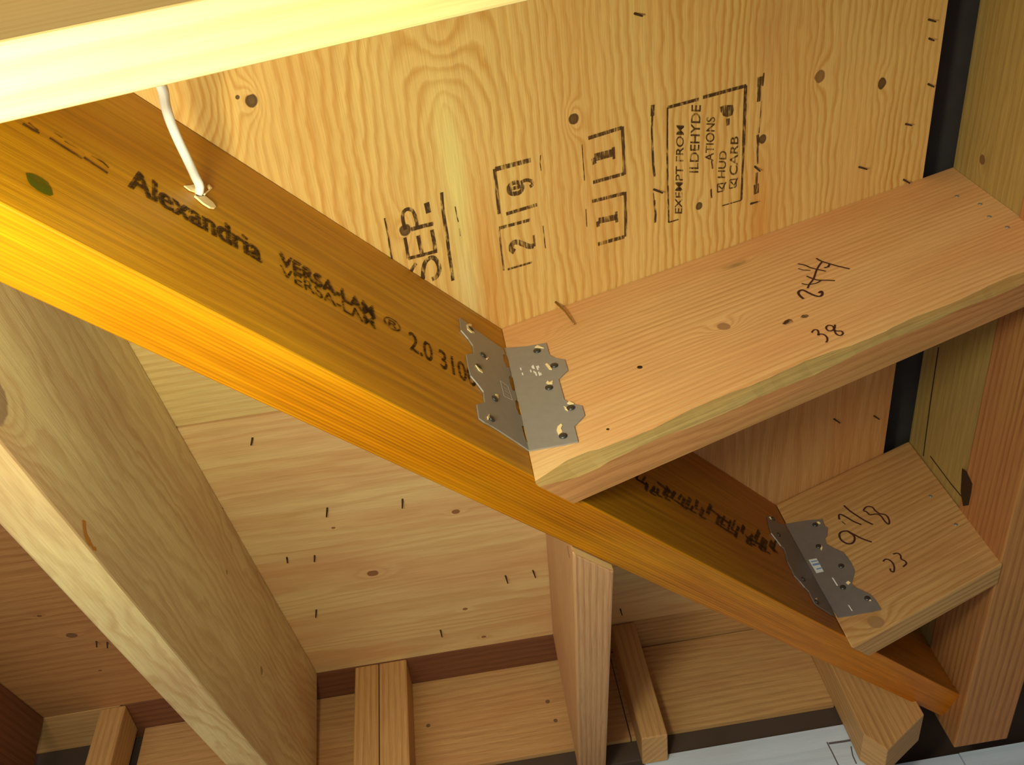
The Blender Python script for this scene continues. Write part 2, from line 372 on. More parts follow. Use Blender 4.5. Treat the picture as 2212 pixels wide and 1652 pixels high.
mSteel2 = plain('galvanised_steel_dull', (136, 132, 134), 0.5, 0.4, var=0.12, scale=120, spec=0.5)
mNail = plain('nail_steel', (84, 84, 84), 0.38, 0.7)
mNailG = plain('nail_galvanised', (150, 158, 165), 0.4, 0.6)
mRust = plain('nail_dark', (58, 44, 34), 0.6, 0.3)
mBrass = plain('nail_brass', (150, 122, 62), 0.4, 0.6)
mChip = plain('fresh_splinter', (244, 226, 176), 0.7, var=0.1)
mCable = plain('white_plastic', (240, 246, 255), 0.35, spec=0.5)
mInkD = ink('ink_dark', (80, 60, 42), 0.68, (260, 90))
mInkF = ink('ink_faint', (88, 66, 44), 0.58, (420, 60))
mInkL = ink('ink_beam', (66, 52, 22), 0.56, (420, 160))
mPen = plain('marker', (70, 38, 30), 0.8)
mCrack = plain('paint_crack_dark', (96, 92, 100), 0.9)
mGreen = ink('green_stain', (92, 96, 24), 0.9, (60, 20))
mEtch = plain('etched_mark', (236, 240, 244), 0.5)
mStick = plain('sticker_white', (214, 222, 232), 0.5)
mStickB = plain('sticker_blue', (120, 150, 196), 0.5)

# ------------------------------------------------------------------ roof sheathing (plywood sheets)
TH = 0.012
def sheetA(name, label, y0, y1, mat, xs=None):
    # lower edge follows the valley; runs up to the vent gap
    poly = [((y0) / K, y0), (XE, y0), (XE, y1), (y1 / K, y1)]
    if y1 / K > XE: poly = [(y0 / K, y0), (XE, y0), (XE, XE * K)]
    pts = [Vector((x, y, zA(x))) for x, y in poly]
    v, f = prism(pts, Vector((0, 0, TH)))
    o = mk(name, v, f, mat, None, GY, origin=pts[0]); return tag(o, label, 'plywood sheet', 'plywood roof sheathing')
def tri_sheetB(x0, x1, y0, y1, name, label, mat):
    pts = []
    # clip the rectangle to the far side of the valley (y > K x)
    rect = [(x0, y0), (x1, y0), (x1, y1), (x0, y1)]; res = []
    for i in range(4):
        p, q = rect[i], rect[(i + 1) % 4]; fp, fq = p[1] - K * p[0], q[1] - K * q[0]
        if fp >= 0: res.append(p)
        if fp * fq < 0: t = fp / (fp - fq); res.append((p[0] + (q[0] - p[0]) * t, p[1] + (q[1] - p[1]) * t))
    pts = [Vector((x, y, zB(y))) for x, y in res]
    v, f = prism(pts, Vector((0, 0, TH)))
    o = mk(name, v, f, mat, None, GXh, origin=pts[0]); return tag(o, label, 'plywood sheet', 'plywood roof sheathing')
shA1 = sheetA('plywood_sheet', 'golden plywood sheet with wavy grain and black date stamps', -0.85, Y1 + 0.019, mA1)
shA2 = sheetA('plywood_sheet', 'orange-brown plywood sheet seen between the two pencilled rafters, beside the dark gap', Y1 + 0.0195, 0.74, mA2)
GAP = 0.0018
shB1 = tri_sheetB(-0.355, 0.60, -1.2, YSEAM - GAP, 'plywood_sheet', 'small triangle of yellow plywood just under the orange beam, above the long seam', mB1)
shB2 = tri_sheetB(-0.355, 0.60, YSEAM + GAP, YEND, 'plywood_sheet', 'wide tan plywood sheet with nail points between grey rafter and middle rafter', mB)
shB3 = tri_sheetB(-1.25, -0.357, -1.2, 0.368, 'plywood_sheet', 'brown shaded plywood left of the grey rafter, above its seam', mB3)
shB4 = tri_sheetB(-1.25, -0.357, 0.370, YEND, 'plywood_sheet', 'brown shaded plywood at lower left, below its seam', mB3)
fb = prism([Vector((-1.3, -1.2, zB(-1.2) + TH + 0.004)), Vector((0.60, -1.2, zB(-1.2) + TH + 0.004)), Vector((0.60, 0.80, zB(0.80) + TH + 0.004)), Vector((-1.3, 0.80, zB(0.80) + TH + 0.004))], Vector((0, 0, 0.003)))
# clip the felt of the far roof to its own side of the valley
fp = [(-1.3, -1.2), (-1.2 / K, -1.2), (0.80 / K, 0.80), (-1.3, 0.80)]
fb = prism([Vector((x, y, zB(y) + TH + 0.004)) for x, y in fp], Vector((0, 0, 0.003)))
felt2 = mk('ceiling', *fb, mFelt); tag(felt2, kind='structure')
felt = mk('ceiling', *box(0.50, 0.80, -1.0, 1.0, zA(XW) + 0.045, zA(XW) + 0.05), mFelt); tag(felt, kind='structure')

# ------------------------------------------------------------------ valley beam of laminated veneer
ya, yb = -0.95, (XW - 0.0005) * K - E1
def sideA(y): return (y + E1) / K
def sideB(y): return (y - E2) / K
beam = thing('laminated_beam', 'long orange-yellow laminated veneer beam with black printing running diagonally under the roof', 'beam', (sideA(-0.2), -0.2, zB(-0.2) - HB))
# slab between the two side planes; bottom slopes with the valley, top meets each sheet
def bpt(x, y, z): return Vector((x, y, z))
# bevelled top: follows sheet A on one side, sheet B on the other
dirn = Vector((1, K, B_ * K))
def bm_sec(yA):
    # cross-cut square to x = const: same x for all corners
    x = sideA(yA); yBs = K * x + E2; ym = K * x
    return [Vector((x, yA, zB(yA) - HB)), Vector((x, yBs, zB(yBs) - HB)), Vector((x, yBs, zB(yBs) - 0.0008)),
            Vector((x, ym, zB(ym) - 0.0008)), Vector((x, yA, zA(x) - 0.0008))]
# the pixel fit has each side's bottom edge at B_*y - HB; near side is lower
s0, s1 = bm_sec(ya), bm_sec(yb)
v = s0 + s1
fs = [(0, 1, 2, 3, 4)[::-1], (5, 6, 7, 8, 9)] + [(i, (i + 1) % 5, 5 + (i + 1) % 5, 5 + i) for i in range(5)]
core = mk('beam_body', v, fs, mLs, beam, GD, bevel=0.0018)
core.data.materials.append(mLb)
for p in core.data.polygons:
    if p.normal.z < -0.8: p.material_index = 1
GDi = GD
# printing on the side
lettering('printed_lettering', 'Alexandria', 'S', (279, 405), (567, 570), (281, 362), mInkL, beam, grain=GD, bold=0.01)
lettering('printed_lettering', 'Alexandria', 'S', (274, 403), (561, 567), (276, 358), mInkF, beam, off=0.0006, grain=GD, bold=0.01)
lettering('printed_lettering', 'VERSA-LAM', 'S', (603, 570), (809, 690), (600, 545), mInkL, beam, grain=GD, bold=0.012)
lettering('printed_lettering', 'VERSA-LAM', 'S', (606, 571), (811, 690), (603, 543), mInkF, beam, off=0.0007, grain=GD, bold=0.012)
lettering('printed_lettering', 'VERSA-LAM', 'S', (606, 596), (811, 712), (603, 572), mInkL, beam, off=0.0006, grain=GD, bold=0.012)
lettering('printed_lettering', '®', 'S', (828, 702), (866, 722), (827, 678), mInkF, beam, grain=GD, bold=0.01)
lettering('printed_lettering', '2.0 3100', 'S', (884, 754), (1030, 838), (881, 714), mInkL, beam, grain=GD, bold=0.012)
def smudge(x0, y0, x1, y1, h, n, seed):
    r = random.Random(seed); L = []
    for i in range(n):
        t = (i + r.random() * 0.7) / n; x = x0 + (x1 - x0) * t; y = y0 + (y1 - y0) * t
        a = r.random() * 0.5; b = a + 0.3 + r.random() * 0.4
        L.append((5.0 + r.random() * 4, [(x + a * 3, y - h * a), (x + b * 3 + r.random() * 8, y - h * min(b, 1))]))
        if r.random() < 0.6: L.append((6.0, [(x, y - h * a), (x + 12, y - h * a + 12 * (y1 - y0) / (x1 - x0))]))
    return L
strokes('printed_lettering', 'S', [(9, [(48, 268), (60, 276), (84, 290)]), (4, [(60, 266), (82, 284)]), (3, [(116, 288), (134, 299)]), (7, [(106, 299), (130, 314), (160, 333), (176, 344)]),
    (3.5, [(138, 306), (160, 319), (182, 333)]), (8, [(180, 341), (205, 358), (232, 375)]), (5, [(196, 337), (222, 352), (234, 364)])], mInkF, beam, grain=GD)
strokes('printed_lettering', 'S', smudge(1372, 1048, 1452, 1090, 34, 9, 1) + [(8, [(1372, 1033), (1400, 1050)]), (10, [(1420, 1043), (1452, 1066)]), (6, [(1440, 1070), (1476, 1094)])]
    + smudge(1456, 1092, 1530, 1126, 34, 7, 2), mInkF, beam, grain=GD)
strokes('printed_lettering', 'S', smudge(1545, 1140, 1676, 1206, 36, 13, 3) + [(8, [(1534, 1100), (1560, 1120), (1575, 1131)]), (7, [(1552, 1135), (1590, 1157)]), (9, [(1610, 1158), (1650, 1182)])], mInkF, beam, grain=GD)
patch('green_stain', 'S', [(20 + x / 7.373, 230 + y / 7.373) for x, y in [(250, 1070), (340, 1075), (430, 1110), (520, 1160), (610, 1225), (660, 1320), (690, 1420), (640, 1435), (560, 1410), (430, 1340), (330, 1260), (285, 1190)]], mGreen, beam, grain=GD)
cm = lambda L: [(250 + x / 6.32, 340 + y / 6.32) for x, y in L]
patch('hole_splinter', 'S', cm([(1060, 545), (1120, 560), (1200, 550), (1250, 590), (1310, 640), (1350, 700), (1330, 715), (1270, 705), (1180, 650), (1110, 590)]), mChip, beam, thick=0.0015)
patch('hole_splinter', 'S', cm([(920, 405), (1000, 400), (1085, 380), (1100, 440), (1180, 520), (1100, 500), (1000, 465)]), mChip, beam, thick=0.001)
patch('hole_splinter', 'S', cm([(1185, 520), (1240, 475), (1262, 450), (1235, 402), (1250, 400), (1292, 450), (1250, 490), (1200, 535)]), mChip, beam, thick=0.002)
patch('drilled_hole', 'S', cm([(1090, 500), (1120, 470), (1180, 480), (1215, 520), (1190, 550), (1130, 545)]), mRust, beam, off=0.0004)

# ------------------------------------------------------------------ white cable
ca = [Vector((-0.150, -0.392, ZO - 0.318))]
for (px, py, y) in [(351, 192, -0.372), (357, 225, -0.350), (368, 262, -0.333), (385, 303, -0.316), (405, 345, -0.298), (421, 380, -0.281), (431, 412, -0.268)]:
    ca.append(on((Vector((0, 1, 0)), Vector((0, y, 0))), px, py))
ca.append(on('S', 433, 420, -0.02))
ca = [Vector((ca[0].x - 0.004, ca[0].y - 0.0, ca[0].z + 0.0))] + ca[1:]
fine = []
for i in range(len(ca) - 1):
    p0 = ca[max(i - 1, 0)]; p1 = ca[i]; p2 = ca[i + 1]; p3 = ca[min(i + 2, len(ca) - 1)]
    for t in (0, 0.25, 0.5, 0.75):
        fine.append(0.5 * ((2 * p1) + (p2 - p0) * t + (2 * p0 - 5 * p1 + 4 * p2 - p3) * t * t + (3 * p1 - p0 - 3 * p2 + p3) * t ** 3))
fine.append(ca[-1])
v, f = tube(fine, 0.0034, 12)
cab = mk('electrical_cable', v, f, mCable, None, smooth=True); tag(cab, 'thin white cable hanging from the pale rafter into a hole in the orange beam', 'cable')

# ------------------------------------------------------------------ jack rafters on the right roof
def jack(name, label, y, depth, mat, xend, wid=W, group='jack rafters of the right roof', wane=None, x_start=None):
    """sloping plank: mitred against the beam side, top under the sheathing"""
    xs0, xs1 = (y + E1) / K + 0.0006, (y + wid + E1) / K + 0.0006
    t = thing(name, label, 'rafter', (xs0, y, zA(xs0) - depth), group)
    top = -0.0006
    if wane is None:
        P = [(xs0, y, zA(xs0) - depth), (xend, y, zA(xend) - depth), (xend, y + wid, zA(xend) - depth), (xs1, y + wid, zA(xs1) - depth),
             (xs0, y, zA(xs0) + top), (xend, y, zA(xend) + top), (xend, y + wid, zA(xend) + top), (xs1, y + wid, zA(xs1) + top)]
        mk('plank', *hexa(P), mat, t, GX, bevel=0.0025)
    else:
        N = 60; V = []; Fc = []; r = random.Random(5)
        for i in range(N + 1):
            q = i / N
            x_a = xs0 + (xend - xs0) * q; x_b = xs1 + (xend - xs1) * q
            wz = wane * min(1, 0.35 + q * 12) * (1 - 0.35 * q) * (0.85 + 0.3 * math.sin(q * 9) * math.sin(q * 23 + 1) + 0.12 * r.random()); wy = wz * 0.62
            V += [Vector((x_a, y, zA(x_a) + top)), Vector((x_a, y, zA(x_a) - depth + wz)),
                  Vector((x_a, y + wy * 0.35, zA(x_a) - depth + wz * 0.42)),
                  Vector((x_a + (x_b - x_a) * wy / wid, y + wy, zA(x_a) - depth)), Vector((x_b, y + wid, zA(x_b) - depth)), Vector((x_b, y + wid, zA(x_b) + top))]
        for i in range(N):
            for k in range(6): Fc.append((i * 6 + k, i * 6 + (k + 1) % 6, (i + 1) * 6 + (k + 1) % 6, (i + 1) * 6 + k))
        Fc += [(0, 1, 2, 3, 4, 5), tuple(N * 6 + k for k in (5, 4, 3, 2, 1, 0))]
        o = mk('plank', V, Fc, mat, t, GX)
        o.data.materials.append(mWane); o.data.materials.append(mJb)
        uvl = o.data.uv_layers[0].data; org = Vector(t.location); vv = Vector((0, -1, 0)).cross(GX)
        for p in o.data.polygons:
            side = p.normal.y < -0.99
            for li in p.loop_indices:
                q3 = o.data.vertices[o.data.loops[li].vertex_index].co + org
                uvl[li].uv = (q3.dot(GX), q3.dot(vv) if side else q3.y * 1.3 - (q3.z - zA(q3.x)))
        for p in o.data.polygons:
            n = p.normal
            if -0.97 < n.y < -0.12 and n.z < -0.2: p.material_index = 1
            elif n.z < -0.8: p.material_index = 2
    return t
rT = jack('jack_rafter', 'pale bright rafter crossing the top left corner, nearest the camera', YT, DT, mT, XW)
rJ1 = jack('jack_rafter', 'pinkish rafter in the middle with crossed-out handwriting above 38', Y1, DJ, mJ1, XW - 0.0005, wane=0.014)
rJ2 = jack('jack_rafter', 'short tan rafter at lower right with handwritten 23', Y2, DJ2, mJ2, XW - 0.0005)
c1 = lambda L: cropmap(1660, 530, 7.185, L)
strokes('handwritten_note', 'J1', c1([
  (34, [(545, 835), (490, 790), (462, 740), (490, 705), (540, 700), (620, 740), (720, 785), (800, 795), (835, 760), (820, 715), (780, 745)]),
  (22, [(515, 595), (600, 615), (700, 600), (765, 580), (830, 540)]), (26, [(590, 480), (680, 520), (780, 545), (900, 545), (1030, 552)]),
  (24, [(605, 670), (640, 600), (700, 520), (740, 400), (790, 310), (830, 260)]),
  (26, [(740, 205), (820, 250), (950, 290), (1050, 320), (1140, 342), (1260, 370)]), (28, [(950, 290), (925, 340), (865, 352)]),
  (24, [(455, 290), (560, 310), (650, 350), (760, 378), (890, 405)]), (18, [(460, 365), (540, 388), (650, 395)])]), mPen, rJ1, grain=GX)
strokes('handwritten_note', 'J1', c1([
  (24, [(670, 1360), (700, 1320), (750, 1315), (775, 1350), (770, 1400), (800, 1380), (860, 1390), (905, 1430), (912, 1480), (890, 1510)]),
  (24, [(1030, 1235), (1025, 1290), (980, 1330), (920, 1325), (892, 1280), (930, 1245), (1000, 1262), (1020, 1320), (1050, 1380), (1110, 1405), (1155, 1375), (1130, 1335), (1060, 1335), (1020, 1315)])]), mPen, rJ1, grain=GX)
patch('bark_fleck', 'J1', [(1660 + x / 7.185, 530 + y / 7.185) for x, y in [(210, 1225), (250, 1180), (310, 1145), (370, 1165), (380, 1195), (320, 1215), (260, 1235)]], mInkD, rJ1, grain=GX)
patch('bark_fleck', 'J1', [(1660 + x / 7.185, 530 + y / 7.185) for x, y in [(490, 1120), (530, 1085), (600, 1080), (630, 1100), (590, 1125), (530, 1130)]], mInkD, rJ1, grain=GX)
disc_head('nail_hole', 'J1', 1382, 793, 0.0028, mRust, rJ1, h=0.0003)
disc_head('nail_hole', 'J1', 1313, 927, 0.0015, mRust, rJ1, h=0.0003)
for x, y in [(2067, 424), (2117, 441), (2137, 468), (2176, 491)]: disc_head('toe_nail', 'J1', x, y, 0.0026, mNailG, rJ1, h=0.001)
c2 = lambda L: cropmap(1780, 1060, 7.509, L)
strokes('handwritten_note', 'J2', c2([
  (26, [(380, 655), (300, 662), (248, 705), (270, 790), (350, 850), (430, 862), (488, 820), (490, 740), (430, 690), (375, 650)]),
  (24, [(400, 665), (520, 730), (620, 780), (775, 835)]), (24, [(250, 470), (240, 400), (280, 388), (380, 440), (480, 500), (605, 552)]),
  (24, [(320, 240), (420, 330), (540, 410), (650, 480), (790, 550)]), (12, [(290, 500), (345, 548)]),
  (22, [(740, 395), (690, 345), (640, 320), (690, 262), (780, 268), (830, 325), (900, 372), (990, 390), (1040, 440), (1060, 510), (1040, 545), (980, 490), (930, 420), (860, 380), (740, 395)])]), mPen, rJ2, grain=GX)
strokes('handwritten_note', 'J2', c2([
  (22, [(960, 1150), (990, 1115), (1050, 1120), (1110, 1170), (1138, 1240), (1130, 1315), (1085, 1305), (1070, 1262)]),
  (22, [(1120, 1030), (1190, 1015), (1240, 1050), (1252, 1110), (1310, 1140), (1335, 1185), (1280, 1235)])]), mPen, rJ2, grain=GX)
for x, y in [(2065, 1133), (2010, 1072)]: disc_head('toe_nail', 'J2', x, y, 0.0026, mNailG, rJ2, h=0.001)

# ------------------------------------------------------------------ steel angle hangers
def hanger(name, label, s_pts, j_pts, jpl, rafter_side, nails_s, nails_j, chips_s, chips_j, mat, cmx):
    base = on('S', *cmx([s_pts[0]])[0])
    t = thing(name, label, 'metal hanger', base, 'steel angle hangers')
    patch('beam_flange', 'S', cmx(s_pts), mat, t, off=0.0003, thick=0.0014)
    patch('rafter_flange', jpl, cmx(j_pts), mat, t, off=0.0003, thick=0.0014)
    for x, y in nails_s: disc_head('nail_head', 'S', *cmx([(x, y)])[0], 0.0036, mNail, t, h=0.0018, off=0.0016)
    for x, y in nails_j: disc_head('nail_head', jpl, *cmx([(x, y)])[0], 0.0040, mNail, t, h=0.0018, off=0.0016)
    for i, (pl, L) in enumerate([('S', c) for c in chips_s] + [(jpl, c) for c in chips_j]):
        patch('wood_chip', pl, cmx(L), mChip, t, off=0.0018, thick=0.0008)
    return t
h1 = lambda L: [(960 + x / 4.859, 660 + y / 4.859) for x, y in L]
H1 = hanger('angle_hanger', 'shiny grey nailed steel angle joining the middle rafter to the orange beam',
  [(150, 140), (205, 175), (270, 230), (400, 322), (500, 395), (600, 462), (625, 520), (603, 530), (610, 590), (640, 652), (668, 668), (684, 745), (662, 760), (676, 830), (700, 898), (728, 912), (745, 1000), (728, 1015), (742, 1090), (768, 1150), (795, 1165), (815, 1268), (798, 1280), (815, 1350), (842, 1430), (868, 1445), (880, 1533), (760, 1450), (640, 1372), (560, 1320), (480, 1270), (410, 1235), (352, 1192), (330, 1048), (412, 1025), (400, 912), (345, 840), (268, 748), (240, 650), (220, 524), (300, 510), (290, 430), (240, 355), (165, 268)],
  [(604, 460), (740, 450), (870, 440), (1070, 405), (1105, 530), (1170, 565), (1265, 580), (1298, 690), (1200, 785), (1260, 1000), (1330, 1040), (1445, 1065), (1475, 1165), (1365, 1280), (1405, 1440), (1250, 1472), (1100, 1498), (884, 1535), (872, 1448), (878, 1440), (855, 1352), (838, 1278), (816, 1268), (797, 1165), (812, 1155), (797, 1090), (772, 1010), (748, 1000), (730, 912), (745, 903), (732, 832), (716, 756), (686, 745), (670, 668), (688, 660), (675, 590), (655, 528), (626, 518)],
  'J1', 0, [(395, 532), (345, 655), (515, 990), (480, 1200), (262, 258)], [(975, 490), (1155, 645), (1100, 877), (1330, 1088), (1248, 1385)],
  [[(220, 215), (245, 205), (270, 215), (262, 245), (285, 285), (300, 305), (270, 300), (225, 262)], [(310, 640), (330, 660), (370, 690), (385, 720), (350, 700)], [(520, 945), (545, 950), (550, 990), (530, 975)], [(432, 1180), (450, 1155), (460, 1180), (440, 1215)], [(425, 570), (440, 555), (448, 568), (432, 580)]],
  [[(950, 455), (980, 435), (1045, 465), (1000, 462)], [(1060, 635), (1080, 625), (1110, 655), (1130, 690), (1100, 685)], [(1070, 830), (1085, 808), (1105, 825), (1140, 805), (1135, 840), (1090, 842)], [(1255, 1075), (1275, 1085), (1300, 1125), (1270, 1110)], [(1290, 1045), (1310, 1025), (1360, 1048), (1320, 1056)], [(1180, 1330), (1190, 1290), (1225, 1260), (1240, 1275), (1225, 1310), (1240, 1345), (1200, 1380)]],
  mSteel, h1)
strokes('stamped_mark', 'S', [(1.8, h1([(572, 802), (650, 858)])), (1.8, h1([(650, 858), (700, 1005)])), (1.8, h1([(700, 1005), (612, 962)])), (1.8, h1([(612, 962), (572, 802)])),
   (1.0, h1([(600, 860), (650, 900)])), (1.0, h1([(615, 900), (665, 935)])), (1.0, h1([(625, 935), (675, 975)]))], mEtch, H1, off=0.0019)
strokes('stamped_mark', 'J1', [(2.6, h1([(a, b), (a + 14, b + 42)])) for a, b in [(930, 640), (970, 650), (955, 710), (990, 710)]] + [(2.2, h1([(a, b), (a + 8, b + 26)])) for a, b in [(800, 668), (818, 720), (905, 690), (920, 650), (985, 645), (1010, 720), (940, 700)]], mEtch, H1, off=0.0019)
h2 = lambda L: [(1620 + x / 5.506, 1060 + y / 5.506) for x, y in L]
H2 = hanger('angle_hanger', 'dull grey steel angle with a small white sticker beside the handwritten 23',
  [(200, 305), (290, 318), (310, 388), (398, 408), (460, 520), (560, 690), (700, 930), (830, 1160), (980, 1425), (1040, 1512), (960, 1480), (890, 1435), (820, 1390), (762, 1345), (700, 1225), (690, 1200), (640, 1150), (585, 1085), (520, 1015), (480, 930), (440, 850), (420, 760), (395, 690), (360, 660), (300, 580), (245, 510), (215, 400)],
  [(402, 405), (520, 385), (660, 362), (860, 345), (885, 420), (925, 450), (918, 540), (892, 580), (910, 640), (1000, 690), (1110, 740), (1165, 810), (1210, 880), (1245, 960), (1230, 1040), (1205, 1110), (1260, 1160), (1330, 1190), (1430, 1240), (1500, 1320), (1560, 1420), (1450, 1445), (1300, 1470), (1200, 1492), (1046, 1512), (985, 1420), (835, 1158), (705, 930), (565, 690), (465, 520)],
  'J2', 0, [(262, 340), (330, 530), (620, 1060), (780, 1330)], [(775, 415), (815, 672), (1085, 905), (1105, 1160), (1395, 1290)],
  [[(765, 1290), (780, 1280), (785, 1320), (770, 1310)], [(215, 320), (235, 315), (240, 350)]],
  [[(795, 385), (815, 378), (840, 400), (815, 408)], [(835, 700), (850, 660), (862, 690), (850, 725)], [(1140, 1105), (1165, 1085), (1195, 1105), (1170, 1130)], [(1385, 1290), (1405, 1275), (1440, 1320), (1420, 1320)]],
  mSteel2, h2)
patch('sticker', 'J2', h2([(695, 832), (790, 815), (876, 970), (790, 990)]), mStick, H2, off=0.0018, thick=0.0003)
strokes('sticker_print', 'J2', [(5, h2([(745, 895), (830, 878)])), (3, h2([(725, 858), (800, 845)])), (3, h2([(790, 945), (850, 930)]))], mStickB, H2, off=0.0023)
strokes('stamped_mark', 'J2', [(2.2, h2([(980, 1045), (1040, 1140)])), (1.6, h2([(1170, 1370), (1215, 1440)]))], mEtch, H2, off=0.0019)

# ------------------------------------------------------------------ ink on the golden sheet
ps = lambda L: cropmap(810, 390, 7.185, L)
strokes('date_stamp', 'A', ps([
  (58, [(905, 665), (740, 705), (560, 755)]), (50, [(655, 745), (640, 640), (615, 540), (570, 460), (510, 440), (450, 470), (425, 560), (445, 680), (470, 760)]),
  (48, [(965, 1090), (740, 1150), (515, 1205)]), (45, [(515, 1205), (490, 1040), (460, 880)]), (55, [(725, 1140), (695, 1000), (665, 850)]), (55, [(935, 1095), (910, 930), (880, 760)]),
  (62, [(740, 1530), (745, 1400), (765, 1290), (810, 1225), (880, 1190), (950, 1235), (995, 1360), (960, 1480), (880, 1530)]), (50, [(555, 1410), (590, 1340), (635, 1280)]),
  (75, [(795, 340), (830, 500)])]), mInkD, shA1, grain=GY)
strokes('stamp_rule', 'A', ps([(48, [(1030, 180), (1045, 400), (1075, 620), (1115, 850), (1140, 1080), (1175, 1300), (1205, 1550)]), (24, [(145, 580), (200, 850), (230, 1050), (262, 1220)]),
  (14, [(1240, 400), (1270, 560), (1290, 640)]), (10, [(1305, 740), (1322, 860)])]), mInkD, shA1, grain=GY)
pn = lambda L: cropmap(1040, 250, 4.72, L)
strokes('date_stamp', 'A', pn([
  (42, [(135, 545), (500, 450)]), (32, [(130, 540), (150, 720), (178, 1000)]), (32, [(250, 1000), (565, 905)]),
  (40, [(345, 795), (290, 785), (275, 725), (330, 680), (395, 690), (415, 740), (380, 785), (340, 790)]), (34, [(300, 745), (410, 715)]), (32, [(395, 680), (450, 655), (505, 665), (515, 700), (490, 722)])]), mInkF, shA1, grain=GY)
strokes('date_stamp', 'A', pn([
  (30, [(175, 1145), (495, 1060)]), (20, [(180, 1160), (200, 1360), (228, 1575)]), (20, [(265, 1565), (510, 1493)]),
  (48, [(335, 1385), (300, 1360), (310, 1305), (360, 1285), (430, 1310), (485, 1330), (530, 1325)]), (22, [(540, 1330), (530, 1215)])]), mInkF, shA1, grain=GY)
strokes('date_stamp', 'A', pn([
  (34, [(1085, 228), (1430, 120)]), (34, [(1432, 110), (1448, 350), (1455, 600)]), (32, [(1450, 590), (1135, 678)]),
  (70, [(1150, 425), (1350, 372)]), (30, [(1340, 320), (1350, 440)]), (42, [(1135, 430), (1150, 492)])]), mInkF, shA1, grain=GY)
strokes('date_stamp', 'A', pn([
  (32, [(1125, 872), (1450, 790)]), (30, [(1460, 775), (1468, 1000), (1468, 1230)]), (34, [(1455, 1232), (1185, 1308)]),
  (55, [(1190, 1070), (1380, 1030)]), (28, [(1370, 975), (1378, 1085)]), (34, [(1182, 1075), (1188, 1130)])]), mInkF, shA1, grain=GY)
strokes('stamp_rule', 'A', pn([(9, [(1022, 290), (1035, 480), (1048, 660)]), (8, [(1062, 950), (1072, 1130)]), (9, [(600, 400), (595, 480), (605, 560)]), (10, [(625, 1120), (650, 1350)])]), mInkD, shA1, grain=GY)
pe = lambda L: cropmap(1380, 140, 4.347, L)
pm = lambda x, y: (1380 + x / 4.347, 140 + y / 4.347)
strokes('grade_stamp', 'A', pe([(26, [(268, 400), (560, 322)]), (28, [(600, 305), (1005, 195)]), (30, [(1000, 195), (990, 480), (980, 760)]), (20, [(980, 760), (960, 1270)]),
  (16, [(266, 400), (264, 900), (278, 1480)]), (12, [(278, 1478), (370, 1450)]), (10, [(780, 1322), (960, 1270)]),
  (14, [(675, 1165), (680, 1250)]), (14, [(680, 900), (690, 975)]),
  (11, [(735, 1120), (800, 1110)]), (11, [(800, 1110), (795, 1180)]), (11, [(795, 1180), (735, 1195)]), (11, [(735, 1195), (735, 1120)]), (13, [(745, 1135), (780, 1165), (815, 1100)]),
  (11, [(850, 1080), (912, 1070)]), (11, [(912, 1070), (908, 1145)]), (11, [(908, 1145), (848, 1160)]), (11, [(848, 1160), (850, 1080)]), (13, [(860, 1095), (890, 1130), (925, 1060)])]), mInkD, shA1, grain=GY)
for tx, a, b, c in [('EXEMPT FROM', (402, 1395), (420, 570), (335, 1395)), ('ILDEHYDE', (555, 1012), (578, 378), (472, 1012)), ('ATIONS', (695, 905), (712, 490), (618, 905)),
                    ('HUD', (805, 1062), (822, 808), (738, 1062)), ('CARB', (920, 1035), (932, 672), (848, 1035))]:
    lettering('grade_stamp', tx, 'A', pm(*a), pm(*b), pm(*c), mInkD, shA1, grain=GY, bold=0.012)
patch('grade_stamp', 'A', [pm(x, y) for x, y in [(758, 395), (800, 378), (880, 375), (890, 420), (875, 470), (830, 490), (790, 480), (765, 440)]], mInkF, shA1, grain=GY)
patch('grade_stamp', 'A', [pm(x, y) for x, y in [(815, 505), (850, 500), (848, 560), (820, 575)]], mInkF, shA1, grain=GY)
strokes('stamp_rule', 'A', pe([(34, [(128, 375), (124, 480)]), (18, [(124, 480), (118, 620), (124, 760)]), (22, [(124, 760), (132, 930), (145, 1050)]), (8, [(134, 1200), (140, 1270)]), (20, [(142, 1270), (155, 1400), (150, 1480)])]), mInkD, shA1, grain=GY)
strokes('stamp_rule', 'A', pe([(60, [(1140, 110), (1135, 200)]), (14, [(1172, 75), (1160, 200)]), (34, [(1130, 200), (1122, 345)]), (10, [(1150, 340), (1125, 640)]), (26, [(1112, 655), (1120, 760)]), (20, [(1110, 760), (1115, 930)]), (22, [(1105, 1010), (1100, 1120)]), (50, [(1100, 1120), (1100, 1210)])]), mInkF, shA1, grain=GY)

# nail points that came through the plywood
for a in [(1368, 28, 1388, 35), (1408, 408, 1432, 417), (1620, 444, 1636, 436), (1630, 357, 1642, 370), (1852, 360, 1874, 366), (1955, 268, 1970, 271), (2004, 41, 2022, 47), (2007, 82, 2018, 88), (2004, 180, 2018, 188), (1950, 386, 1966, 396)]:
    nail_tip('A', *a, shA1, mRust)
v, f = tube([on('A', 1200, 652, -0.002), on('J1', 1222, 683, 0.006), on('J1', 1241, 707, 0.004)], 0.0013, 8, 0.6)
mk('nail_tip', v, f, mBrass, shA1, smooth=True)
for a in [(1799, 903, 1815, 914), (1886, 897, 1900, 906)]: nail_tip('A', *a, shA2, mRust)
for a in [(547, 944, 542, 962), (708, 1093, 705, 1117), (870, 1074, 869, 1098), (680, 1198, 679, 1214), (619, 1203, 621, 1216), (684, 1314, 682, 1334), (1090, 1240, 1097, 1260), (1149, 1229, 1157, 1248), (950, 1358, 955, 1376), (1339, 1313, 1344, 1329), (478, 1095, 482, 1112)]:
    nail_tip('B', *a, shB2, mRust)
